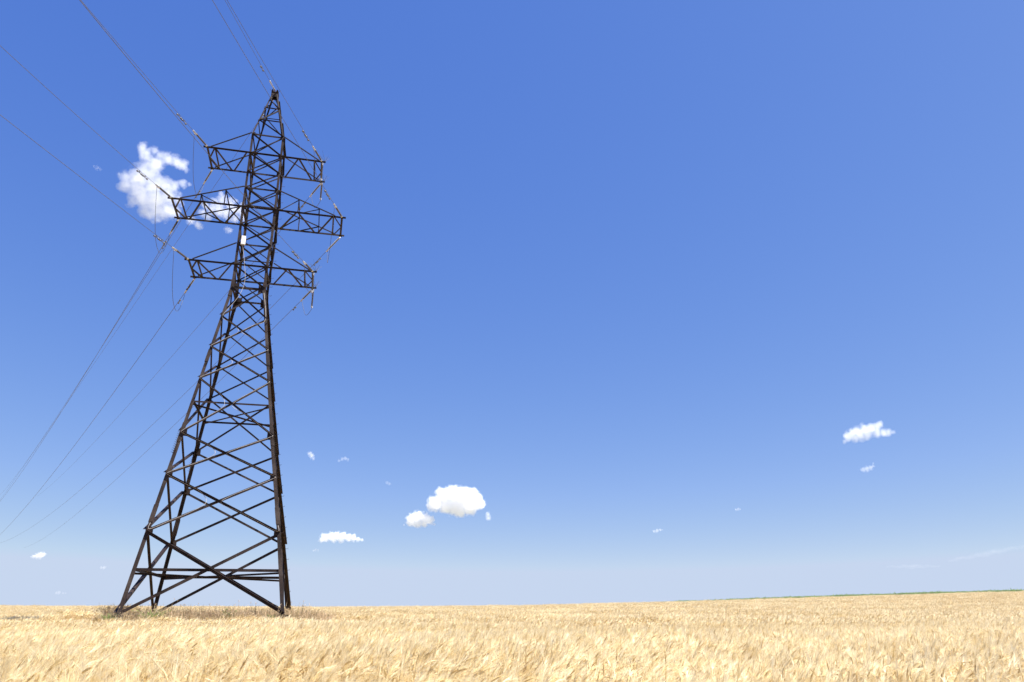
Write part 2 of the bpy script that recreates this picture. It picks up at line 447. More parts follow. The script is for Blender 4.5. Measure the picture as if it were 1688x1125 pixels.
# ------------------------------------------------------------------ crossarms
def pl(p, q, t): return p + (q - p) * t
UP = Vector((0, 0, 1))
ENDS = {}
for an, tn in (('a1', 't1'), ('a2', 't2'), ('a3', 't3')):
    z, L = Z[an], ARM[an]
    h = half(z); hd = h * DEP
    arm = empty('crossarm'); arm.parent = tower; arm.location = (0, 0, z)
    arm['label'] = {'a1': 'lowest crossarm', 'a2': 'long middle crossarm', 'a3': 'top crossarm'}[an]
    def sub(mb, name, mat=M_ARM):
        mb.v = [Vector(v) - Vector((0, 0, z)) for v in mb.v]
        return mb.build(name, mat, arm)
    for fb in (-1, 1):
        cw = .09 if fb < 0 else .125
        mb = MB()
        yy = fb * (hd + .03)
        # front/back chord, an angle lying on the outer face of the legs, the shelf turned in and down
        mb.angle((-L, yy, z + cw * .5), (L, yy, z + cw * .5), (0, 0, -1), (0, -fb, 0) if False else (0, fb, 0), cw, .014)
        sub(mb, 'chord')
    for sx in (-1, 1):
        def P(fb, fr):            # point on a chord, fr = 0 at the body, 1 at the tip
            return Vector((sx * (h + (L - h) * fr), fb * (hd - .01), z - .02))
        def web(p, q, w=.10, tk=.012):
            mb = MB(); a = (q - p).normalized(); s = a.cross(UP).normalized()
            mb.angle(p - s * w * .5, q - s * w * .5, s, UP, w, tk); sub(mb, 'web_brace')
        fe = 1 - .25 / (L - h)
        if an != 'a2':
            fs = .74
            zig = [(-1, .73), (1, .42), (-1, .06)] if sx < 0 else [(1, .05), (-1, .36), (1, .67)]
            if sx < 0: zig = [(-1, .73), (1, .45), (1, .40), (-1, .06)]
            else: zig = [(1, .05), (-1, .36), (-1, .40), (1, .68)]
        else:
            fs = .82
            zig = [(1, .78), (-1, .56), (-1, .52), (1, .34), (1, .28), (-1, .03)] if sx < 0 else [(1, .04), (-1, .28), (-1, .32), (1, .55), (1, .60), (-1, .80)]
        for k in range(0, len(zig) - 1, 2 if len(zig) % 2 == 0 else 1):
            web(P(*zig[k]), P(*zig[k + 1]), .125 if (k == 0) == (sx < 0) or an == 'a2' else .10)
        web(P(-1, fs), P(1, fs), .10)                                     # cross strut
        e0, e1 = P(-1, fe), P(1, fe)
        web(e0, e1, .13)                                                   # end strut
        web(P(-1, fs + .02), pl(e0, e1, .5) - UP * .02, .08)
        web(P(1, fs + .02), pl(e0, e1, .5) - UP * .02, .08)
        for fb in (-1, 1):
            t0 = Vector((sx * half(Z[tn]), fb * half(Z[tn]) * DEP, Z[tn]))
            t1 = Vector((sx * (h + (L - h) * .84), fb * (hd + .0), z + .07))
            mb = MB(); a = (t1 - t0).normalized()
            wt = .085 if fb < 0 else .06
            mb.angle(t0, t1, UP, (0, fb, 0), wt, .013); sub(mb, 'tie_rod')
            if an == 'a2':
                hs = (.56 / .84, .24 / .84) if sx < 0 else (.60 / .84, .30 / .84)
                for q in hs:
                    pt = pl(t0, t1, q); fr = q * .84
                    pc = Vector((sx * (h + (L - h) * fr), fb * (hd + .0), z + .03))
                    mb = MB(); mb.angle(pc, pt, (sx, 0, 0), (0, -fb, 0), .06, .01); sub(mb, 'hanger')
                    pd = Vector((sx * (h + (L - h) * max(fr - .26, .02)), fb * hd, z + .03))
                    mb = MB(); mb.angle(pd, pt, (sx, 0, 0), (0, -fb, 0), .06, .01); sub(mb, 'hanger')
                    if fb > 0:
                        pf = pt.copy(); pf.y = -pt.y
                        mb = MB(); mb.angle(pf, pt, (sx, 0, 0), UP, .06, .01); sub(mb, 'hanger')
            # small plate where the insulators hook on
            mb = MB(); e = P(fb, fe)
            mb.box(e + Vector((0, fb * .10, .0)), (.10, 0, 0), (0, .10, 0), (0, 0, .014)); sub(mb, 'hook_plate')
            ENDS[(an, sx, fb)] = e + Vector((0, fb * .20, -.02))
            if sx > 0 and an != 'a2':        # wire spikes that keep birds off
                mb = MB(); c = Vector((L - .06, fb * (hd + .02), z + .06))
                for k in range(7):
                    an_ = (k - 3) * .22 + .1 * math.sin(k * 5)
                    mb.tube([c, c + Vector((math.sin(an_) * .8, .25 * math.sin(k * 2.3), math.cos(an_) * .75)) * (.8 + .2 * math.sin(k))], .009, 4, .005)
                sub(mb, 'bird_spikes', M_DAMP)

# ------------------------------------------------------------------ wires, insulators, jumpers
WIRES = {('R', 'a3', -1): [-0.29604, 0.08332, 0.000493], ('R', 'a2', -1): [-0.28747, 0.07609, 0.000285], ('R', 'a1', -1): [-0.28304, 0.12755, 0.00134],
         ('L', 'a3', -1): [-0.29966, 0.09064, 0.000756], ('L', 'a2', -1): [-0.29111, 0.12403, 0.001504], ('L', 'a1', -1): [-0.30434, 0.09268, 0.000373],
         ('L', 'a1', 1): [-0.39752, 0.10499, 0.000407], ('L', 'a2', 1): [-0.38549, 0.05607, 0.000282], ('L', 'a3', 1): [-0.37011, -0.00639, 0.000133],
         ('R', 'a3', 1): [-0.35481, -0.00925, 0.000124], ('R', 'a2', 1): [-0.40752, 0.09729, 0.000341], ('R', 'a1', 1): [-0.35758, 0.03645, 0.000163]}
def wire_fn(start, par, sgn):
    th, m, c = par
    return lambda s: start + Vector((math.sin(th) * s, sgn * math.cos(th) * s, -m * s + c * s * s))

ARMNAME = {'a1': 'lowest', 'a2': 'middle', 'a3': 'top'}
SIDENAME = {-1: 'left', 1: 'right'}
TOWARD = {-1: 'near', 1: 'far'}

def insulator_string(p0, p1, label, group, nshed=26):
    d = (p1 - p0); ln = d.length; d.normalize()
    w0 = to_world(p0)
    rot = Matrix.Rotation(YAW, 3, 'Z')
    dw = rot @ d
    t = empty('insulator_string', w0)
    tag(t, label, 'insulator', group)
    def part(mb, name, mat, sm=False): return mb.build(name, mat, t, sm, loc=(0, 0, 0))
    mb = MB(); prof = []
    a0, a1 = .16, ln - .14
    n = nshed
    for k in range(n):
        s = a0 + (a1 - a0) * k / n; e = (a1 - a0) / n
        r = .062 if k % 2 else .05
        prof += [(s, .026), (s + e * .45, .028), (s + e * .5, r), (s + e * .62, r), (s + e * .95, .026)]
    mb.lathe((0, 0, 0), dw, prof, 10); part(mb, 'shed_stack', M_INSUL)
    for s, l in ((0, .17), (ln - .15, .15)):
        mb = MB()
        mb.lathe(dw * s, dw, [(0, .03), (.02, .055), (.07, .055), (.08, .035), (l - .03, .04), (l, .03)], 8)
        x = dw.orthogonal().normalized()
        mb.box(dw * (s + .05), x * .07, dw.cross(x) * .012, dw * .05)
        part(mb, 'end_fitting', M_ZINC)
    return t

def damper(f, s, parent, o0):
    rot = Matrix.Rotation(YAW, 3, 'Z')
    c = to_world(f(s)) - o0; a = (to_world(f(s + .3)) - to_world(f(s))).normalized()
    c2 = c - Vector((0, 0, .12))
    mb = MB()
    mb.box(c - Vector((0, 0, .06)), a * .025, Vector((-a.y, a.x, 0)).normalized() * .02, (0, 0, .08))
    mb.tube([c2 - a * .22, c2 + a * .22], .012, 5)
    for q in (-1, 1):
        mb.lathe(c2 + a * (q * .14), a * q, [(0, .03), (.03, .05), (.12, .05), (.14, .03)], 8)
    mb.build('vibration_damper', M_DAMP, parent, loc=(0, 0, 0))

SN = {-1: 1.75, 1: 2.05}
CLAMP = {}
for sx, sk in ((-1, 'L'), (1, 'R')):
    for an in ('a3', 'a2', 'a1'):
        for fb in (-1, 1):
            base = ENDS[(an, sx, fb)]
            f = wire_fn(base, WIRES[(sk, an, fb)], fb)
            s1 = 1.62 if fb < 0 else 1.85
            insulator_string(f(.05), f(s1), f'slanting grey insulator rod on {TOWARD[fb]} corner of {ARMNAME[an]} {SIDENAME[sx]} crossarm', 'insulator rods at the crossarm ends')
            CLAMP[(an, sx, fb)] = f(s1 + .15)
            o0 = to_world(f(s1 - .02))
            if fb < 0:
                lab = f'thin dark wire overhead from {ARMNAME[an]} {SIDENAME[sx]} crossarm towards the viewer'
            else:
                lab = f'thin dark wire sagging down left to the distance from {ARMNAME[an]} {SIDENAME[sx]} crossarm'
            L_ = 150 if fb < 0 else 270
            ss = s1 - .02 + (L_ - s1) * (np.linspace(0, 1, 70) ** 1.5)
            mb = MB(); mb.tube([to_world(f(s)) - o0 for s in ss], .0115 if fb < 0 else .015, 6)
            w = mesh_obj('power_line', mb.v, mb.f, M_WIRE, None, o0, True)
            tag(w, lab, 'power line', 'conductor wires strung from the pylon')
            mb = MB(); a = (to_world(f(s1 + .5)) - o0).normalized()
            mb.lathe((0, 0, 0), a, [(0, .025), (.03, .05), (.3, .05), (.42, .022)], 8)
            mb.box(a * .12 - Vector((0, 0, .05)), a * .06, Vector((-a.y, a.x, 0)) * .02, (0, 0, .06))
            mb.build('clamp', M_ZINC, w, loc=(0, 0, 0))
            damper(f, s1 + 1.5, w, o0)
            if an != 'a1' or fb < 0: damper(f, s1 + 2.1, w, o0)

def catmull(P, n=10):
    P = [Vector(p) for p in P]; P = [P[0]] + P + [P[-1]]; out_ = []
    for i in range(1, len(P) - 2):
        for k in range(n):
            t = k / n
            a, b_, c, d = P[i - 1], P[i], P[i + 1], P[i + 2]
            out_.append(.5 * ((2 * b_) + (-a + c) * t + (2 * a - 5 * b_ + 4 * c - d) * t * t + (-a + 3 * b_ - 3 * c + d) * t ** 3))
    return out_ + [P[-1]]

for sx in (-1, 1):
    for an in ('a3', 'a2', 'a1'):
        N, F = CLAMP[(an, sx, -1)], CLAMP[(an, sx, 1)]
        if sx < 0 or an == 'a2':
            sag = {'a3': 2.3, 'a2': 2.7, 'a1': 2.4}[an] if sx < 0 else 2.1
            ts = np.linspace(0, 1, 26)
            pts = [pl(N, F, t) + Vector((0.0, 0, -sag * (1 - abs(2 * t - 1) ** 2.4))) for t in ts]
        else:
            hp = []
            for fb in (-1, 1):
                q = ENDS[(an, sx, fb)] + Vector((.06, -fb * .12, -.04))
                e = q + Vector((0, 0, -1.35))
                insulator_string(q, e, f'hanging insulator rod on {TOWARD[fb]} corner of {ARMNAME[an]} right crossarm, holding a jumper loop', 'insulator rods at the crossarm ends', 20)
                hp.append(e + Vector((0, 0, -.06)))
            pts = catmull([N, pl(N, hp[0], .45) + Vector((0, 0, -.75)), hp[0], pl(hp[0], hp[1], .5) + Vector((0, 0, -.28)), hp[1], pl(hp[1], F, .5) + Vector((0, 0, -.75)), F], 8)
        o0 = to_world(pts[0]); mb = MB(); mb.tube([to_world(p) - o0 for p in pts], .013, 6)
        w = mesh_obj('jumper_cable', mb.v, mb.f, M_WIRE, None, o0, True)
        tag(w, f'dark slack jumper loop hanging under {ARMNAME[an]} {SIDENAME[sx]} crossarm end', 'cable', 'jumper loops at the crossarm ends')

# earth wires on the peak
for fb, par, L_ in ((-1, (-0.2753, 0.07339, 0.000619), 150), (1, (-0.390, 0.02, 0.00003), 280)):
    f = wire_fn(Vector((0, fb * .3, PK + .08)), par, fb)
    o0 = to_world(f(0))
    ss = (np.linspace(0, 1, 70) ** 1.5) * L_
    mb = MB(); mb.tube([to_world(f(s)) - o0 for s in ss], .012, 6)
    w = mesh_obj('earth_wire', mb.v, mb.f, M_WIRE, None, o0, True)
    tag(w, 'thin single wire from the pylon peak ' + ('up over the viewer' if fb < 0 else 'down left into the distance'), 'power line')
    a = (to_world(f(1)) - o0).normalized()
    mb = MB(); mb.lathe((0, 0, 0), a, [(0, .03), (.1, .05), (.25, .04), (.7, .04), (.75, .05), (1.1, .05), (1.15, .02)], 8)
    mb.build('clamp', M_ZINC, w, loc=(0, 0, 0))
    damper(f, 2.6, w, o0)

# white junction box and the thin cable looped down the front face
bc = to_world(corner(-1, -1, Z['t1'] - .05) + Vector((.36, -.08, .25)))
bx = empty('junction_box', bc, YAW)
tag(bx, 'small white upright box fixed near the left leg between middle and lowest crossarms', 'box')
mb = MB(); mb.box((0, 0, 0), (.13, 0, 0), (0, .07, 0), (0, 0, .30)); o = mb.build('housing', M_BOX, bx, loc=(0, 0, 0))
bv = o.modifiers.new('edge', 'BEVEL'); bv.width = .02; bv.segments = 2
mb = MB(); mb.box((0, -.078, .0), (.11, 0, 0), (0, .006, 0), (0, 0, .27)); mb.build('cover', M_BOX, bx, loc=(0, 0, 0))
mb = MB()
for q in (-.05, .05): mb.lathe((q, 0, -.30), (0, 0, -1), [(0, .03), (.08, .03), (.1, .015)], 8)
mb.build('cable_gland', M_DAMP, bx, loc=(0, 0, 0))

FO = Vector((0, -.06, 0))
for sgn in (-1, 1):
    A, B = (sgn, -1), (-sgn, -1)
    pts = []
    if sgn < 0:
        pts += [corner(-1, -1, Z['t1'] - .05) + Vector((.36, -.1, -.1)), corner(-1, -1, Z['a1']) + Vector((.62, -.1, 0)), corner(-1, -1, Z['waist']) + Vector((.75, -.1, .3)), corner(-1, -1, Z['waist'] - .8) + Vector((.6, -.1, 0))]
    else:
        pts += [corner(1, -1, Z['waist'] - .3) + Vector((-.1, -.06, 0))]
    for k in range(6, 1, -1):
        z1, z0 = Z[LV[k]], Z[LV[k - 1]]
        a1_, b0_ = corner(*A, z1), corner(*B, z0); b1_, a0_ = corner(*B, z1), corner(*A, z0)
        t = .30 if sgn < 0 else .36
        q = [pl(a1_, b0_, .03), pl(a1_, b0_, t * .6), pl(a1_, b0_, t)]
        bend = pl(pl(a1_, b0_, t * 1.25), pl(a0_, b1_, t * 1.25), .5) + Vector((-sgn * .16, 0, 0))
        r_ = [pl(a0_, b1_, t), pl(a0_, b1_, t * .6), pl(a0_, b1_, .03)]
        pts += [p + FO for p in q] + [bend + FO] + [p + FO for p in r_]
    pts.append(corner(*A, Z['n1'] + .4) + Vector((-sgn * .1, -.05, 0)))
    pw = [to_world(p) for p in catmull(pts, 5)]
    o0 = pw[0]; mb = MB(); mb.tube([p - o0 for p in pw], .012, 5)
    w = mesh_obj('communication_cable', mb.v, mb.f, M_FIBRE, None, o0, True)
    tag(w, f'thin pale grey cable clipped in loops down the {"left" if sgn < 0 else "right"} side of the pylon front', 'cable')

# ------------------------------------------------------------------ wheat
def straw_mat(name, c0, c1, c2, trans=0.35, use_tint=True):
    m, nt, b, out = mat_new(name)
    at = nd(nt, 'ShaderNodeAttribute'); at.attribute_name = 'tint'
    oi = nd(nt, 'ShaderNodeObjectInfo')
    mx = nd(nt, 'ShaderNodeMath', operation='MULTIPLY_ADD'); nt.links.new(oi.outputs['Random'], mx.inputs[0]); mx.inputs[1].default_value = .26
    nt.links.new(at.outputs['Fac'], mx.inputs[2])
    r = ramp(nt, mx.outputs[0], [(0.05, c0), (0.55, c1), (1.0, c2)])
    b.inputs['Roughness'].default_value = .55
    b.inputs['Specular IOR Level'].default_value = .3
    nt.links.new(r.outputs[0], b.inputs['Base Color'])
    tr = nd(nt, 'ShaderNodeBsdfTranslucent'); nt.links.new(r.outputs[0], tr.inputs[0])
    ms = nd(nt, 'ShaderNodeMixShader'); ms.inputs[0].default_value = trans
    nt.links.new(b.outputs[0], ms.inputs[1]); nt.links.new(tr.outputs[0], ms.inputs[2])
    nt.links.new(ms.outputs[0], out.inputs['Surface'])
    return m

M_WHEAT = straw_mat('ripe_wheat_straw', (0.47, 0.30, 0.115), (0.745, 0.59, 0.295), (0.95, 0.86, 0.61))

class NP:
    def __init__(self): self.v = []; self.f = []; self.t = []; self.n = 0
    def add(self, v, f, tint):
        self.v.append(np.asarray(v, float)); self.f += [tuple(i + self.n for i in q) for q in f]; self.t += [tint] * len(v); self.n += len(v)

def rod(out_, P, rad, sides, tint):
    """tapering strand along points P"""
    P = np.asarray(P, float); m = len(P); V = []
    a = P[-1] - P[0]; a /= np.linalg.norm(a)
    x = np.cross(a, (0.3, 0.2, 1.0)); x /= np.linalg.norm(x); y = np.cross(a, x)
    ph = random.random() * 6.28
    for i in range(m):
        for k in range(sides):
            w = ph + 2 * math.pi * k / sides
            V.append(P[i] + (x * math.cos(w) + y * math.sin(w)) * rad[i])
    F = []
    for i in range(m - 1):
        for k in range(sides):
            k2 = (k + 1) % sides
            F.append((i * sides + k, i * sides + k2, (i + 1) * sides + k2, (i + 1) * sides + k))
    out_.add(V, F, tint)

def ribbon(out_, P, wid, side, tint):
    P = np.asarray(P, float); V = []; s = np.asarray(side, float); m = len(P)
    for i in range(m): V += [P[i] - s * wid[i], P[i] + s * wid[i]]
    out_.add(V, [(2 * i, 2 * i + 1, 2 * i + 3, 2 * i + 2) for i in range(m - 1)], tint)

def wheat_patch(size, n, fine, seed):
    random.seed(seed); o_ = NP()
    for i in range(n):
        x, y = (random.random() - .5) * size, (random.random() - .5) * size
        H = random.gauss(.70, .055)
        th = random.gauss(0, .75)                     # lean mostly along +x
        d = np.array([math.cos(th), math.sin(th), 0.])
        lean = abs(random.gauss(.16, .09))
        p = [np.array([x, y, .22]), np.array([x, y, .22]) + d * lean * .25 + (0, 0, H * .45), np.array([x, y, 0]) + d * lean + (0, 0, H)]
        tint = min(max(random.gauss(.38, .22), 0), .95)
        s = np.array([-d[1], d[0], 0])
        if fine: ribbon(o_, p, (.003, .0025, .002), (random.choice((s, d))), tint * .8)
        else: ribbon(o_, p, (.006, .005, .004), s, tint * .8)
        nod = random.gauss(.95, .5)                   # angle of the ear from upright
        e = d * math.sin(nod) + np.array([0, 0, math.cos(nod)])
        e2 = d * math.sin(nod + .35) + np.array([0, 0, math.cos(nod + .35)])
        el = random.uniform(.09, .125); q0 = p[2]
        if fine:
            ts = (0, .15, .32, .5, .68, .85, 1); rr = (.003, .0085, .0065, .009, .0065, .0075, .002)
            P = [q0 + e * el * t * (1 - t * .5) + e2 * el * t * t * .5 for t in ts]
            rod(o_, P, rr, 4, tint)
            na, aw = 16, .0017
        else:
            P = [q0, q0 + e * el * .5, q0 + e * el * .5 + e2 * el * .55]
            rod(o_, P, (.005, .013, .003), 3, tint)
            na, aw = 4, .0055
        for k in range(na):
            t = .25 + .7 * random.random()
            b_ = q0 + e * el * t * (1 - t * .5) + e2 * el * t * t * .5
            w = e2 + np.array([random.gauss(0, .17), random.gauss(0, .17), random.gauss(.0, .15)]); w /= np.linalg.norm(w)
            ln = random.uniform(.11, .20); sd_ = np.cross(w, (random.random() - .5, random.random() - .5, .5)); sd_ /= np.linalg.norm(sd_)
            o_.add([b_ - sd_ * aw, b_ + sd_ * aw, b_ + w * ln - np.array([0, 0, .012])], [(0, 1, 2)], min(1, tint + .25))
        if random.random() < (.5 if fine else .25):   # dry leaf
            z0 = H * random.uniform(.5, .85); b_ = np.array([x, y, z0]); a = random.gauss(0, 1.2)
            ld = np.array([math.cos(a), math.sin(a), 0]); ll = random.uniform(.12, .24)
            P = [b_, b_ + ld * ll * .5 + (0, 0, ll * .35), b_ + ld * ll + (0, 0, ll * .1 - .03)]
            ribbon(o_, P, (.005, .005, .001), np.array([-ld[1], ld[0], .3]), min(1, tint + .1))
    return o_

def scatter_object(name, protos, pts, rots, scl, idx, mat):
    """one object: its mesh holds the clump shapes and the points; geometry nodes set the clumps on the points"""
    V = [np.asarray(pts, float)]; F = []; T = [np.zeros(len(pts))]; pid = [np.full(len(pts), -1)]; off = len(pts)
    for k, p in enumerate(protos):
        v = np.concatenate(p.v); V.append(v); F += [tuple(i + off for i in f) for f in p.f]; T.append(np.array(p.t)); pid.append(np.full(len(v), k)); off += len(v)
    V = np.concatenate(V); T = np.concatenate(T); pid = np.concatenate(pid)
    me = bpy.data.meshes.new(name); me.from_pydata(V.tolist(), [], F)
    def attr(n, t, data, key='value'):
        a = me.attributes.new(n, t, 'POINT'); a.data.foreach_set(key, np.ascontiguousarray(data).ravel())
    z = off - len(pts)
    attr('tint', 'FLOAT', T.astype(np.float32)); attr('pid', 'INT', pid.astype(np.int32))
    attr('rot', 'FLOAT_VECTOR', np.concatenate([rots, np.zeros((z, 3))]).astype(np.float32), 'vector')
    attr('scl', 'FLOAT_VECTOR', np.concatenate([scl, np.ones((z, 3))]).astype(np.float32), 'vector')
    attr('idx', 'INT', np.concatenate([idx, np.zeros(z)]).astype(np.int32))
    me.materials.append(mat); me.update()
    o = bpy.data.objects.new(name, me); col.objects.link(o)
    ng = bpy.data.node_groups.new(name + '_scatter', 'GeometryNodeTree')
    ng.interface.new_socket('Geometry', in_out='INPUT', socket_type='NodeSocketGeometry')
    ng.interface.new_socket('Geometry', in_out='OUTPUT', socket_type='NodeSocketGeometry')
    N, Lk = ng.nodes.new, ng.links.new
    gi, go = N('NodeGroupInput'), N('NodeGroupOutput')
    def named(n, t):
        a = N('GeometryNodeInputNamedAttribute'); a.data_type = t; a.inputs['Name'].default_value = n
        return a.outputs['Attribute']
    p_ = named('pid', 'INT')
    cmp_ = N('FunctionNodeCompare'); cmp_.data_type = 'INT'; cmp_.operation = 'LESS_THAN'
    si = [s for s in cmp_.inputs if s.type == 'INT']
    Lk(p_, si[0]); si[1].default_value = 0
    sep = N('GeometryNodeSeparateGeometry'); sep.domain = 'POINT'
    Lk(gi.outputs[0], sep.inputs[0]); Lk(cmp_.outputs[0], sep.inputs['Selection'])
    spl = N('GeometryNodeSplitToInstances'); spl.domain = 'POINT'
    Lk(sep.outputs['Inverted'], spl.inputs['Geometry']); Lk(p_, spl.inputs['Group ID'])
    iop = N('GeometryNodeInstanceOnPoints')
    Lk(sep.outputs['Selection'], iop.inputs['Points']); Lk(spl.outputs['Instances'], iop.inputs['Instance'])
    iop.inputs['Pick Instance'].default_value = True
    Lk(named('idx', 'INT'), iop.inputs['Instance Index'])
    e2r = N('FunctionNodeEulerToRotation'); Lk(named('rot', 'FLOAT_VECTOR'), e2r.inputs[0]); Lk(e2r.outputs[0], iop.inputs['Rotation'])
    Lk(named('scl', 'FLOAT_VECTOR'), iop.inputs['Scale'])
    Lk(iop.outputs[0], go.inputs[0])
    md = o.modifiers.new('scatter', 'NODES'); md.node_group = ng
    return o

def in_weeds(x, y, grow=0.0):
    dx, dy = x - TX, y - TY
    lx, ly = dx * CY + dy * SY, -dx * SY + dy * CY
    wob = .5 * np.sin(x * 1.3 + y * .7) + .4 * np.sin(y * 1.9 - x * .6)
    core = (np.abs(lx - .9) < 6.0 + wob * .6 + grow) & (np.abs(ly + .4) < 6.0 + wob * .6 + grow)
    tail = (lx < -4) & (lx > -8.5) & (np.abs(ly - 1.0 + (lx + 4) * -.35) < 2.2 + wob * .4 + (lx + 4) * .25 + grow)
    return core | tail

# clumps: points on a jittered grid, leaning with the wind in slow waves
def wheat_points(y0, y1, step):
    P = []
    y = y0
    while y < y1:
        wdt = .69 * y + 6
        xs_ = np.arange(-wdt, wdt, step) + rng.uniform(0, step)
        P.append(np.stack([xs_ + rng.uniform(-.4, .4, len(xs_)) * step, y + rng.uniform(-.4, .4, len(xs_)) * step], -1)); y += step
    P = np.concatenate(P)
    P = P[~in_weeds(P[:, 0], P[:, 1], .1)]
    return P

def wheat_attrs(P):
    n = len(P)
    q = np.array([mnoise.noise(Vector((x * .16, y * .16, 3.1))) for x, y in P]) + .5 * np.array([mnoise.noise(Vector((x * .55, y * .55, 9.1))) for x, y in P])
    h = np.array([mnoise.noise(Vector((x * .22, y * .22, 7.7))) for x, y in P])
    rz = q * 1.3 + rng.normal(0, .25, n) + .1
    tilt = rng.normal(0, .06, n)
    rot = np.stack([rng.normal(0, .05, n), tilt, rz], -1)
    s = 1 + .10 * h + rng.normal(0, .03, n)
    return np.concatenate([P, ground_z(P[:, 0], P[:, 1])[:, None]], 1), rot, np.stack([s, s, s], -1)

NEAR_END = 26.0
fine = [wheat_patch(.62, 118, True, 100 + k) for k in range(7)]
coarse = [wheat_patch(1.5, 420, False, 200 + k) for k in range(6)]
pn = wheat_points(4.2, NEAR_END, .44); pf = wheat_points(NEAR_END, CREST + 14, 1.25)
a, b_ = wheat_attrs(pn), wheat_attrs(pf)
idx = np.concatenate([rng.integers(0, 7, len(pn)), 7 + rng.integers(0, 6, len(pf))])
wheat = scatter_object('wheat_field', fine + coarse, np.concatenate([a[0], b_[0]]), np.concatenate([a[1], b_[1]]), np.concatenate([a[2], b_[2]]), idx, M_WHEAT)
tag(wheat, 'ripe golden wheat covering the whole field, ears bent by the wind', 'wheat', kind='stuff')

# ------------------------------------------------------------------ rough grass and weeds round the tower feet
def leafy_mat(name, c0, c1, c2): return straw_mat(name, c0, c1, c2, .42)
M_GRASS = leafy_mat('dry_rough_grass', (0.16, 0.155, 0.06), (0.45, 0.35, 0.195), (0.72, 0.55, 0.36))
M_WEED = leafy_mat('green_weed_leaf', (0.09, 0.15, 0.03), (0.17, 0.29, 0.06), (0.32, 0.42, 0.13))
M_WEEDDRY = leafy_mat('brown_weed', (0.05, 0.05, 0.025), (0.12, 0.10, 0.05), (0.25, 0.19, 0.11))
M_CORN = leafy_mat('far_green_crop', (0.09, 0.15, 0.05), (0.16, 0.25, 0.08), (0.26, 0.34, 0.13))

def add_tint(o, t):
    a = o.data.attributes.new('tint', 'FLOAT', 'POINT'); a.data.foreach_set('value', np.asarray(t, np.float32))

def np_obj(name, p, mat, loc=(0, 0, 0)):
    o = mesh_obj(name, np.concatenate(p.v), p.f, mat, None, loc); add_tint(o, p.t); return o

random.seed(5)
G = NP(); cnt = 0
while cnt < 15000:
    x, y = TX + random.uniform(-11, 9), TY + random.uniform(-9, 9)
    if not in_weeds(np.float64(x), np.float64(y), .25): continue
    cnt += 1
    z = float(ground_z(x, y)) - .02
    patch = mnoise.noise(Vector((x * .5, y * .5, 1.0)))
    H = max(.12, random.gauss(.46, .14) * (1 + .35 * patch)) + (random.uniform(.1, .35) if random.random() < .08 else 0)
    a = random.uniform(0, 6.28); d = np.array([math.cos(a) * .7 + .3, math.sin(a), 0]); ln = random.uniform(.1, .4) * H
    base = np.array([x, y, z]); tint = min(1, max(0, random.gauss(.52, .16) + .35 * mnoise.noise(Vector((x * .35, y * .35, 4.0)))))
    s = np.array([-d[1], d[0], 0]); s = s / (np.linalg.norm(s) + 1e-6)
    P = [base, base + d * ln * .35 + (0, 0, H * .6), base + d * ln + (0, 0, H)]
    ribbon(G, P, (.010, .008, .003), s, tint)
    if random.random() < .45:          # seed head
        q = P[2]
        for k in range(3):
            w = np.array([random.gauss(0, .05), random.gauss(0, .05), random.uniform(.03, .12)])
            G.add([q - s * .010, q + s * .010, q + w], [(0, 1, 2)], min(1, tint + .2))
grass = np_obj('rough_grass', G, M_GRASS)
tag(grass, 'dry brownish rough grass growing round the pylon feet', 'grass', kind='stuff')

def weed(lx, ly, H, W_, n, mat, label, upright):
    wp = to_world((lx, ly, 0)); gz = float(ground_z(wp.x, wp.y)) - .03
    w = NP()
    for k in range(n):
        a = random.uniform(0, 6.28); sp = random.uniform(.1, 1) * W_; hh = H * random.uniform(.5, 1)
        d = np.array([math.cos(a), math.sin(a), 0]); s = np.array([-d[1], d[0], 0])
        p = np.array([d[0] * sp * .15, d[1] * sp * .15, 0])
        P = [p, p + d * sp * .4 + (0, 0, hh * .7), p + d * sp + (0, 0, hh)]
        ribbon(w, P, (.006, .005, .003), s, random.random() * .5)
        for j in range(9 if upright else 6):      # leaves along the stem
            t = random.uniform(.25, 1); c = p + d * sp * t * (.5 + .5 * t) + np.array([0, 0, hh * t])
            b2 = random.uniform(0, 6.28); ld = np.array([math.cos(b2), math.sin(b2), random.uniform(-.2, .5)]); ll = random.uniform(.06, .14)
            ls = np.cross(ld, (0, 0, 1)); ls /= np.linalg.norm(ls)
            w.add([c, c + ld * ll * .5 + ls * ll * .25, c + ld * ll, c + ld * ll * .5 - ls * ll * .25], [(0, 1, 2, 3)], random.random())
    o = np_obj('weed', w, mat, (wp.x, wp.y, gz))
    tag(o, label, 'weed', 'weeds round the pylon feet')

fl, fr = HB, HB
weed(-fl - .2, -fl * DEP - .2, .72, .55, 60, M_WEED, 'bright green leafy weed beside the foot of the left front leg', False)
weed(-fl + 1.6, -fl * DEP + .2, .74, .9, 90, M_WEED, 'broad low green weed patch between the two front feet, nearer the left one', False)
weed(fr - .45, -fr * DEP - .1, .68, .4, 50, M_WEED, 'small green weed at the foot of the right front leg', False)
weed(fr - 1.6, -1.2, .95, .4, 40, M_WEEDDRY, 'tall dark brown weed rising above the grass inside the right half of the base', True)
weed(1.1, -3.2, .75, .6, 40, M_WEED, 'dull green bushy weed in the grass mid way between the front feet', True)
weed(fr + 1.5, -1.5, .85, .5, 36, M_WEEDDRY, 'dark dry weed standing just outside the right front leg', True)
weed(fr + 2.3, .6, .75, .4, 30, M_WEEDDRY, 'outermost dry weed right of the pylon', True)

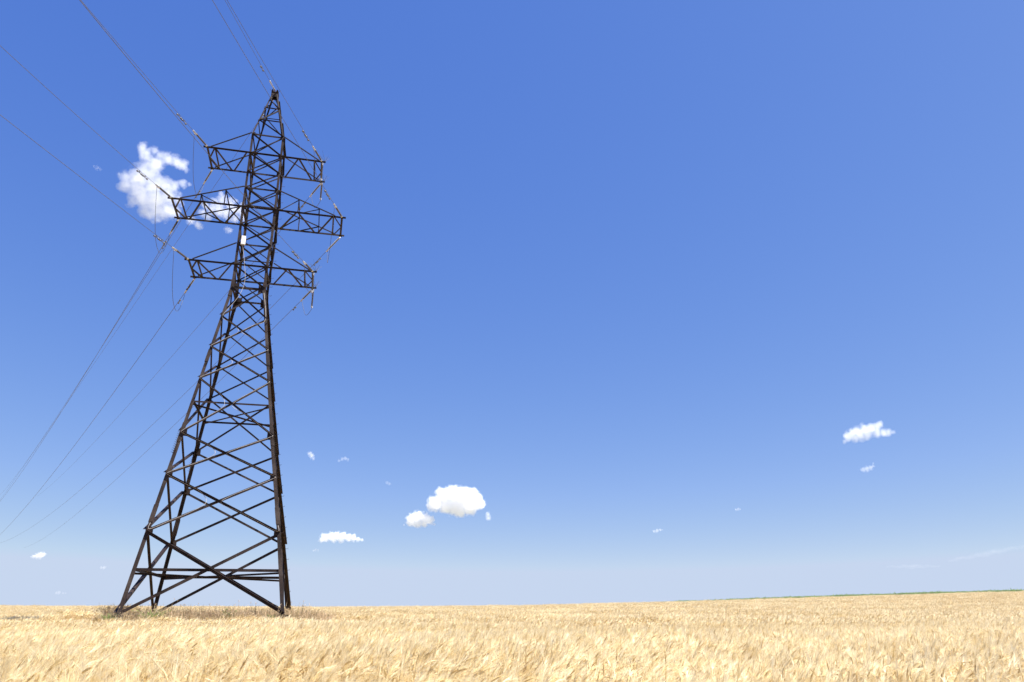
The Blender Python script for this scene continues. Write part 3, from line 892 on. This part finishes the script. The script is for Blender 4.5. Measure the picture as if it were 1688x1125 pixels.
# ------------------------------------------------------------------ far green crop along the right part of the crest
CN = []
for k in range(4):
    random.seed(300 + k); c = NP()
    for i in range(110):
        x, y = random.uniform(-1.3, 1.3), random.uniform(-1.3, 1.3); H = random.gauss(1.15, .08)
        ribbon(c, [(x, y, 0), (x, y, H * .6), (x + random.gauss(0, .04), y, H)], (.02, .018, .008), (1, 0, 0), .3)
        for j in range(6):
            a = random.uniform(0, 6.28); t = random.uniform(.35, .95); b0 = np.array([x, y, H * t]); d = np.array([math.cos(a), math.sin(a), 0]); ll = random.uniform(.25, .5)
            ribbon(c, [b0, b0 + d * ll * .5 + (0, 0, ll * .45), b0 + d * ll + (0, 0, ll * .1)], (.03, .035, .005), (-d[1], d[0], 0), random.random())
    CN.append(c)
P = []
for x in np.arange(24, 150, 1.5):
    ye = CREST + 14.5 + max(0, 60 - x) * .16
    for y in np.arange(ye, ye + 12, 1.9):
        P.append((x + rng.uniform(-.5, .5), y + rng.uniform(-.5, .5)))
P = np.array(P); n = len(P)
s = 1.0 + rng.normal(0, .04, n)
crop = scatter_object('green_crop', CN, np.concatenate([P, ground_z(P[:, 0], P[:, 1])[:, None]], 1), np.stack([np.zeros(n), np.zeros(n), rng.uniform(0, 6.28, n)], -1), np.stack([s, s, s], -1), rng.integers(0, 4, n), M_CORN)
tag(crop, 'thin strip of green crop along the horizon beyond the wheat', 'crop', kind='stuff')

# ------------------------------------------------------------------ clouds: sunlit vapour far away
def cloud_mat(name, density, blobs3, amp, off, width, nscale, size):
    """vapour: thickest in the middle of each billow, its edge eaten away by fine turbulence"""
    m = bpy.data.materials.new(name); m.use_nodes = True
    nt = m.node_tree; nt.nodes.clear()
    out = nd(nt, 'ShaderNodeOutputMaterial'); pv = nd(nt, 'ShaderNodeVolumePrincipled')
    pv.inputs['Color'].default_value = (1, 1, 1, 1); pv.inputs['Anisotropy'].default_value = 0.0
    tc = nd(nt, 'ShaderNodeTexCoord'); P_ = tc.outputs['Object']
    acc = None
    for c, r_ in blobs3:
        d = nd(nt, 'ShaderNodeVectorMath', operation='DISTANCE'); nt.links.new(P_, d.inputs[0]); d.inputs[1].default_value = c
        f = nd(nt, 'ShaderNodeMath', operation='MULTIPLY_ADD'); nt.links.new(d.outputs['Value'], f.inputs[0]); f.inputs[1].default_value = -1.0 / r_; f.inputs[2].default_value = 1.0
        if acc is None: acc = f.outputs[0]
        else:
            mx = nd(nt, 'ShaderNodeMath', operation='SMOOTH_MAX'); nt.links.new(acc, mx.inputs[0]); nt.links.new(f.outputs[0], mx.inputs[1]); mx.inputs[2].default_value = .12
            acc = mx.outputs[0]
    n = nd(nt, 'ShaderNodeTexNoise'); n.inputs['Scale'].default_value = nscale / size; n.inputs['Detail'].default_value = 6; n.inputs['Roughness'].default_value = .62
    nt.links.new(P_, n.inputs['Vector'])
    a = nd(nt, 'ShaderNodeMath', operation='MULTIPLY_ADD'); nt.links.new(n.outputs[0], a.inputs[0]); a.inputs[1].default_value = amp; nt.links.new(acc, a.inputs[2])
    mr = nd(nt, 'ShaderNodeMapRange'); mr.inputs['From Min'].default_value = off + amp * .5; mr.inputs['From Max'].default_value = off + amp * .5 + width
    mr.inputs['To Min'].default_value = 0; mr.inputs['To Max'].default_value = density
    nt.links.new(a.outputs[0], mr.inputs['Value']); nt.links.new(mr.outputs[0], pv.inputs['Density'])
    nt.links.new(pv.outputs[0], out.inputs['Volume'])
    return m

def cloud(label, az, el, D, mpp, blobs, dens, amp=1.3, off=.30, width=.3, nscale=5.0, grow=1.42, depth=.5):
    """blobs: (right, up, radius) in units of mpp metres at distance D; turned into one closed body with real depth"""
    az, el = R(az), R(el)
    f = Vector((math.sin(az) * math.cos(el), math.cos(az) * math.cos(el), math.sin(el)))
    rt = Vector((math.cos(az), -math.sin(az), 0)); up = rt.cross(f)
    bm = bmesh.new()
    b3 = []
    for (u, v, r_) in blobs:
        rr = r_ * mpp * grow
        c = rt * (u * mpp) + up * (v * mpp) + f * (random.uniform(-.5, .5) * rr * depth)
        b3.append((c, rr))
        bmesh.ops.create_icosphere(bm, subdivisions=2, radius=rr, matrix=Matrix.Translation(c))
    me = bpy.data.meshes.new('tmp'); bm.to_mesh(me); bm.free()
    o = bpy.data.objects.new('cloud', me); col.objects.link(o)
    size = max(max(abs(u) + r_, abs(v) + r_) for u, v, r_ in blobs) * mpp
    rm = o.modifiers.new('r', 'REMESH'); rm.mode = 'VOXEL'; rm.voxel_size = max(size / 40, min(rr for c, rr in b3) / 3.5)
    dg = bpy.context.evaluated_depsgraph_get()
    m2 = bpy.data.meshes.new_from_object(o.evaluated_get(dg)); o.modifiers.clear(); o.data = m2; bpy.data.meshes.remove(me)
    m2.name = 'cloud'
    m2.polygons.foreach_set('use_smooth', [True] * len(m2.polygons))
    o.location = f * D
    m2.materials.clear(); m2.materials.append(cloud_mat('cloud_vapour', dens, b3, amp, off, width, nscale, size))
    tag(o, label, 'cloud', 'small white clouds in the blue sky')
    return o

random.seed(11)
def zb(pts, cx, cy, s): return [((x - cx) / s, -(y - cy) / s, r_ / s) for x, y, r_ in pts]
Sz = 5.356
main = [(425, 215, 46), (515, 228, 42), (460, 248, 44), (472, 222, 36), (560, 250, 46), (645, 262, 50), (725, 268, 50), (785, 305, 36), (420, 290, 34), (560, 320, 60), (410, 262, 36), (480, 290, 55), (600, 265, 48), (690, 252, 50), (760, 285, 48), (805, 330, 26), (530, 370, 75), (500, 450, 95), (400, 490, 85), (325, 500, 55), (340, 580, 60), (440, 560, 95),
        (560, 520, 95), (650, 515, 70), (730, 500, 48), (800, 462, 36), (855, 448, 20), (690, 590, 85), (610, 650, 100), (500, 660, 95), (420, 715, 55), (520, 765, 62), (620, 750, 90), (720, 720, 80), (780, 610, 48), (640, 822, 36)]
cx0, cy0 = (265 - 150) * Sz, (305 - 210) * Sz
cloud('large ragged white cloud behind the left end of the middle crossarm', -27.89, 28.46, 2728, 1.77, [(u * 1.04, v * 1.04, q * 1.12) for u, v, q in zb(main, cx0, cy0, Sz)], .042, 2.2, .22, .9, 4.0, 1.55)
right = [(1090, 660, 60), (1150, 625, 62), (1220, 640, 64), (1290, 680, 60), (1050, 720, 55), (1130, 730, 62), (1210, 740, 60), (1290, 760, 50), (1130, 545, 26), (980, 770, 50), (880, 870, 44), (960, 905, 40), (1240, 900, 34), (1030, 800, 40), (1340, 700, 44), (1340, 640, 36), (1370, 750, 36), (1000, 700, 44), (1270, 600, 34)]
cloud('thin broken white cloud seen through the middle left crossarm', -23.91, 27.28, 2790, 1.77, zb(right, (352 - 150) * Sz, (352 - 210) * Sz, Sz), .042, 2.3, .20, .9, 4, 1.55)
cloud('tiny faint cloud wisp at far left, beside the large ragged cloud', -32.25, 28.56, 2719, 1.65, [(0, 0, 5), (5, -1, 4), (-5, 1, 3.6)], .012, 1.5, .3, .5, 3)
cloud('oval white cloud alone on the right, the bigger of that pair', 25.43, 11.67, 6427, 4.187,
      zb([(450, 480, 70), (520, 445, 85), (600, 425, 95), (690, 400, 95), (780, 385, 85), (860, 350, 62), (910, 335, 45), (850, 460, 70), (930, 462, 62), (1000, 465, 52), (1050, 465, 36), (720, 465, 75), (620, 480, 75), (400, 535, 40), (550, 490, 70)], 725, 425, 8.035), .018, 1.5, .22, .6, 4.0, 1.45)
cloud('little white cloud beneath the oval one on the right', 25.09, 9.25, 8086, 5.24, [(-8, -2, 4.5), (-2, -1, 5.5), (4, 0, 5), (9, 3, 3), (10, 8, 2), (-11, -3, 3)], .012, 1.8, .26, .6, 3.5, 1.5)
cloud('biggest rounded puffy cloud low in the middle, right of the pylon', -4.20, 7.84, 9500, 7.375,
      zb([(1000, 640, 55), (1060, 590, 65), (1130, 575, 62), (1200, 575, 60), (1260, 565, 40), (1290, 620, 55), (1240, 650, 65), (1150, 650, 70), (1080, 650, 58), (1180, 690, 42), (1310, 645, 36), (1110, 545, 30), (1200, 545, 28), (975, 648, 34)], 1148, 625, 4.22), .026, 1.3, .24, .42, 6)
cloud('second puffy cloud, just lower left of the biggest rounded one', -6.75, 6.57, 9500, 7.278,
      zb([(850, 750, 48), (890, 735, 46), (930, 745, 48), (970, 752, 32), (880, 770, 38), (930, 775, 30), (825, 775, 24), (1000, 780, 10), (790, 787, 9)], 905, 750, 4.22), .024, 1.5, .26, .4, 5)
cloud('long flat bottomed cloud low between the pylon and the puffy pair', -12.36, 5.26, 9500, 7.008,
      zb([(235, 875, 34), (275, 865, 34), (320, 862, 34), (360, 860, 34), (400, 872, 30), (435, 872, 26), (470, 882, 20), (495, 886, 12), (215, 888, 22), (300, 885, 24), (350, 885, 24), (438, 852, 8)], 352, 870, 4.22), .022, 1.6, .26, .45, 6)
small = [
 ('small upright cloud scrap nearest the right side of the pylon', -14.94, 10.90, 6873, 5.076, [(-2, 3, 4), (1, 0, 4), (4, -4, 2.5)], .010),
 ('faint arched cloud scrap right of the small upright scrap', -12.62, 10.74, 6978, 5.248, [(-7, -2, 2.4), (-2, 1, 3), (3, 2, 3), (8, 0, 2.2)], .006),
 ('barely visible cloud fleck up left of the biggest rounded cloud', -9.25, 9.13, 8192, 6.263, [(-2, 1, 2.6), (2, -1, 2.4)], .004),
 ('small double cloud scrap just under right edge of the biggest rounded cloud', -1.85, 6.85, 9500, 7.377, [(0, 3, 3.6), (1, -3, 4), (-1, 0, 2.6)], .008),
 ('small white cloud low at left edge of the picture, left of the pylon', -31.05, 3.61, 9500, 5.37, [(-8, -2, 3.4), (-3, -1, 4.5), (2, 0, 5.5), (7, 2, 4.5), (-12, -3, 2)], .014),
 ('tiny cloud fleck low beside the left leg of the pylon', -27.37, 2.97, 9500, 5.74, [(-3, 0, 2.4), (1, 0, 2.6), (4, 1, 1.6)], .007),
 ('faint cloud fleck lowest over the left horizon', -29.55, 1.40, 9500, 5.455, [(-5, 0, 2.6), (-1, 1, 3), (6, 0, 2), (10, 0, 1.6)], .004),
 ('tiny cloud fleck low in the sky right of centre', 10.47, 5.66, 9500, 7.108, [(-5, -1, 2.4), (0, 0, 3), (5, 1, 2.2), (9, 1, 1.2)], .007),
 ('tiny cloud fleck further right and higher than the one right of centre', 16.18, 6.96, 9500, 6.827, [(-2, 0, 2), (2, 0, 2.4), (5, 0, 1.6)], .006),
 ('small cloud fleck below the long flat bottomed cloud', -14.10, 4.37, 9500, 6.88, [(-3, -1, 2), (0, 0, 2.4), (4, 0, 1.8)], .006),
]
for lb, az, el, D, mpp, bl, dn in small:
    cloud(lb, az, el, D, mpp, bl, dn * 1.6, 1.6, .18, .6, 2.4, 1.6)
for lb, az, el, bl in (('long thin veil of cloud low on the right', 26.78, 2.83, [(x, -x * .02 + .6 * math.sin(x * .3), 4.6 - abs(x) * .05) for x in range(-45, 46, 3)]),
                       ('faint slanting veil of cloud at the right edge, above the thin one', 31.12, 3.49, [(x, x * .17 + .8 * math.sin(x * .23), 5.5 - abs(x) * .035) for x in range(-66, 67, 3)])):
    cloud(lb, az, el, 9500, 5.6, bl, .0022, 1.0, .22, .9, 12, 1.5)
